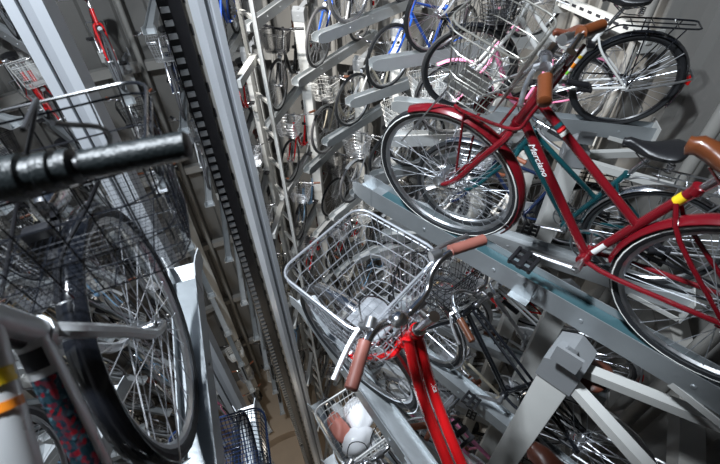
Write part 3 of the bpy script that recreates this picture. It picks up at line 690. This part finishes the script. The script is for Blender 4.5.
KEEP={-173:{1:(0,318)},-127:{2:(0,111)},-111:{2:(0,71),3:(34,42),4:(7,67)},-95:{1:(0,19),2:(0,16),3:(130,108),4:(17,28),5:(4,59)},-79:{1:(0,131),2:(234,199),3:(680,78),4:(162,207),5:(191,244),6:(230,103),7:(78,0)},-63:{0:(0,304),1:(241,195),2:(243,213),3:(645,248),4:(394,217),5:(366,180),6:(196,77),7:(58,30),8:(10,21)},-48:{0:(207,309),1:(1299,141),2:(423,143),3:(0,247),4:(331,138),5:(162,20),6:(17,0),7:(33,32),8:(51,32)},-31:{0:(831,342),1:(310,94),2:(237,150),3:(0,217),4:(0,226),5:(0,171),6:(204,104),7:(140,47),8:(108,36)},-17:{0:(0,445),1:(876,276),2:(479,268),3:(0,361),4:(0,301),5:(0,265),6:(0,232),7:(102,111),8:(109,80)},-1:{0:(409,222),1:(281,139),2:(294,127),3:(183,28),4:(148,49),5:(61,26),6:(38,51),7:(95,28),8:(57,8)},14:{0:(0,568),1:(1379,427),2:(870,361),3:(655,291),4:(279,146),5:(87,22),6:(41,48),7:(73,60),8:(57,59)},29.5:{0:(969,1023),1:(1127,447),2:(685,232),3:(467,247),4:(206,123),5:(48,7),6:(0,19),7:(1,21),8:(10,0)},40:{0:(313,1341),1:(860,847),2:(947,325),3:(497,251),4:(324,163),5:(13,7),6:(15,11),7:(0,17),8:(9,0)},53.5:{0:(1295,1043),1:(443,126),2:(246,200),3:(385,166),4:(13,4),5:(14,69),6:(27,0)},67:{0:(1066,1423),1:(598,715),2:(474,370),3:(191,62),4:(13,66),5:(25,33),6:(7,0)},78:{0:(2574,1015),1:(714,436),2:(168,57),3:(144,149),4:(102,80),5:(0,4),6:(4,4),7:(1,10)},88.5:{1:(2141,258),2:(685,336),3:(0,163),4:(34,124),5:(110,15),6:(8,0)},105:{0:(9021,3066),1:(2489,1047),2:(789,535),3:(110,68),4:(50,0)},120.8:{1:(8318,2570),2:(1257,301),3:(90,95)},139:{1:(1441,378),2:(0,104)},152.8:{1:(1732,416)},168:{0:(634,301)}}
VIS={}
def lodof(o,k):
    d=(pol(2.5,o,H+ZF(0,k))-CAM).length
    return 0 if d<2.9 else (1 if d<7.8 else 2)
PLAN={}
for o,h in COLS:
    for k in range(9 if h else 9):
        q=(o,k); v=OV.get(q,'rand')
        rnd=dict(col=random.choice(POOL),frame=random.choice(['low','mixte','stagger','double','diamond','low']),basket_kind=random.choice(['wire','wire','mesh','deep','big',None]),basket_col=random.choice(['bwire','bwire','black','white','silver']),
            bars=random.choice(['swept','wide','flat','swept']),grips=random.choice(['black','black','brown','gripb']),sad=random.choice(['saddle','saddle','saddle','dbrown','brown']),mud=random.choice(['chrome','silver',None,'blackp','silver']),
            tyrem=random.choice(['rubber','rubber','rubber','rubberg']),th=random.uniform(-1.1,1.1),steer=random.uniform(-7,7),R=.57+random.uniform(-.06,.05),lean=random.uniform(-2,4),rearrack=random.choice([None,'alloy','blackp']),guard=random.choice([None,'black','silver']))
        gap=random.random()<.06
        PLAN[q]=(h,v,rnd,gap)
CNT={}
for (o,k),(h,v,rnd,gap) in PLAN.items():
    if v=='hero': continue
    pb,pt=KEEP.get(o,{}).get(k,(0,0))
    if not(pb or pt): continue
    z=H+ZF(h,k)-(.17 if o==-31 else 0); lod=lodof(o,k); ph=PH[o]
    empty_=(v is None) or (v=='rand' and gap)
    opt=dict(rnd)
    if isinstance(v,dict): opt.update(v)
    if o in(-17,-31) and k<2: opt['R']=.42
    desc=opt.pop('desc',None); R=opt.pop('R'); lean=opt.pop('lean')
    e=CNT.setdefault((o,empty_),[0]); n=e[0]; e[0]+=1
    if not empty_:
        if desc is None:
            bk=opt['basket_kind']; desc=CN[opt['col']]+' bicycle '+('without basket' if not bk else 'with '+{'bwire':'wire','black':'black','white':'white','silver':'grey'}[opt['basket_col']]+' basket')
        b=bike('bicycle',cmx(o,R,z,lean),lod=lod,**opt); b['q']='%g_%d'%(o,k)
        tag(b,desc+(', %s down the '%ORD[n] if n else ', top of the ')+ph,'bicycle','stacked bicycles')
        lab='grey tray carrying the '+(ORD[n] if n else 'top')+' bicycle in the '+ph
    else: lab='empty grey tray, %s empty one down the '%ORD[n]+ph
    t=tray_mx(cmx(o,0,z),lab,'bicycle trays',lod,'galv' if k%2 else 'galvw',False,o<0 or o>135); t['q']='%g_%d'%(o,k)
for o,h in COLS:
    if o not in PH or o in(139,152.8,168): continue
    lab='large white square post with grey cap and two struts, below the dark red bicycle' if o==120.8 else 'white square support post beside the '+PH[o]
    support_post(o,H+(-1.93 if h else -1.38)-.14,1.33,-.135,lab,struts=o in(88.5,120.8))
BAGB=next(x for x in COL.objects if x.get('q')=='139_1')
def blob(seed,rx,ry,rz):
    def f(bm):
        rr=random.Random(seed); bmesh.ops.create_icosphere(bm,subdivisions=3,radius=1)
        ph=[(V((rr.uniform(-1,1),rr.uniform(-1,1),rr.uniform(-1,1))).normalized(),rr.uniform(3,7),rr.uniform(0,6)) for _ in range(7)]
        for v in bm.verts:
            d=sum(math.sin(v.co.dot(n)*k+q) for n,k,q in ph)*.05; c=v.co*(1+d); v.co=V((c.x*rx,c.y*ry,c.z*rz))
    return f
for nm,pos,sz,m,lab,cat in (('plastic_bag',(-.02,-.06,.79),(.10,.075,.065),'bag','crumpled white plastic bag lying in the white wire basket','bag'),('food_wrapper',(-.02,.07,.80),(.09,.05,.05),'bagr','pinkish food wrapper beside a white bag in the white wire basket','wrapper'),('plastic_bag',(-.13,.02,.78),(.06,.09,.05),'bag','small white bag tucked at the back of the white wire basket','bag')):
    o_=one(nm,blob(len(nm)+int(sz[0]*100),*sz),m); o_.matrix_world=BAGB.matrix_world@MX.Translation(pos); tag(o_,lab,cat)
# ------------------------------------------------------------------ camera and light
f=407.; d=V(((372-360)/f,-(670-232)/f,-1.)).normalized(); up=-d
fw=V((0,0,-1)); y=(fw-up*fw.dot(up)).normalized(); x=y.cross(up)
cd=bpy.data.cameras.new('camera'); co=bpy.data.objects.new('camera',cd); COL.objects.link(co); S.camera=co
cd.sensor_width=36; cd.lens=f*36/720; cd.clip_start=.02; cd.clip_end=100
co.matrix_world=MX.Translation(CAM)@MX((x,y,up)).to_4x4()
cd.dof.use_dof=True; cd.dof.focus_distance=2.6; cd.dof.aperture_fstop=4.5
w=bpy.data.worlds.new('world'); S.world=w; w.use_nodes=True; bg=w.node_tree.nodes['Background']; bg.inputs[0].default_value=(.42,.62,1,1); bg.inputs[1].default_value=.10
def area(name,loc,target,size,power,col=(1,1,1),sy=None,spread=180):
    l=bpy.data.lights.new(name,'AREA'); l.energy=power; l.color=col; l.size=size; l.spread=rad(spread)
    if sy: l.shape='RECTANGLE'; l.size_y=sy
    o=bpy.data.objects.new(name,l); COL.objects.link(o); o.location=loc; o.rotation_euler=(V(target)-V(loc)).to_track_quat('-Z','Y').to_euler(); return o
area('hatch_daylight',(.2,-2.6,H+2.6),(.9,0,H-2.5),.3,480,(.84,.92,1))
def spot(name,loc,target,power,cone,col=(1,1,1),size=.12,blend=.4):
    l=bpy.data.lights.new(name,'SPOT'); l.energy=power; l.color=col; l.spot_size=rad(cone); l.spot_blend=blend; l.shadow_soft_size=size
    o=bpy.data.objects.new(name,l); COL.objects.link(o); o.location=loc; o.rotation_euler=(V(target)-V(loc)).to_track_quat('-Z','Y').to_euler(); return o
spot('far_wall_fill',(0,.1,H+1.5),pol(3.7,46,H-2.4),2300,70,(1,.98,.94),.10)  # extra spot added to brighten the far wall, no fixture there
for i,z in enumerate((6.5,3.5,1.2)):  # added warm fill points that lift the deep shaft, not fixtures
    for o in (150,-30):
        p=pol(1.1,o,z); l=bpy.data.lights.new('shaft_fill','POINT'); l.energy=11; l.color=(1,.88,.72); l.shadow_soft_size=.12; ob=bpy.data.objects.new('shaft_fill',l); COL.objects.link(ob); ob.location=p
p=pol(.9,-135,H-3.0); l=bpy.data.lights.new('shaft_fill','POINT'); l.energy=32; l.color=(.95,.97,1); l.shadow_soft_size=.1; ob=bpy.data.objects.new('shaft_fill',l); COL.objects.link(ob); ob.location=p  # added cool fill point brightening the lower left stacks, not a fixture
S.view_settings.view_transform='Standard'; S.view_settings.look='None'; S.view_settings.gamma=1; S.view_settings.exposure=.0; S.view_settings.use_curve_mapping=False
S.cycles.max_bounces=6
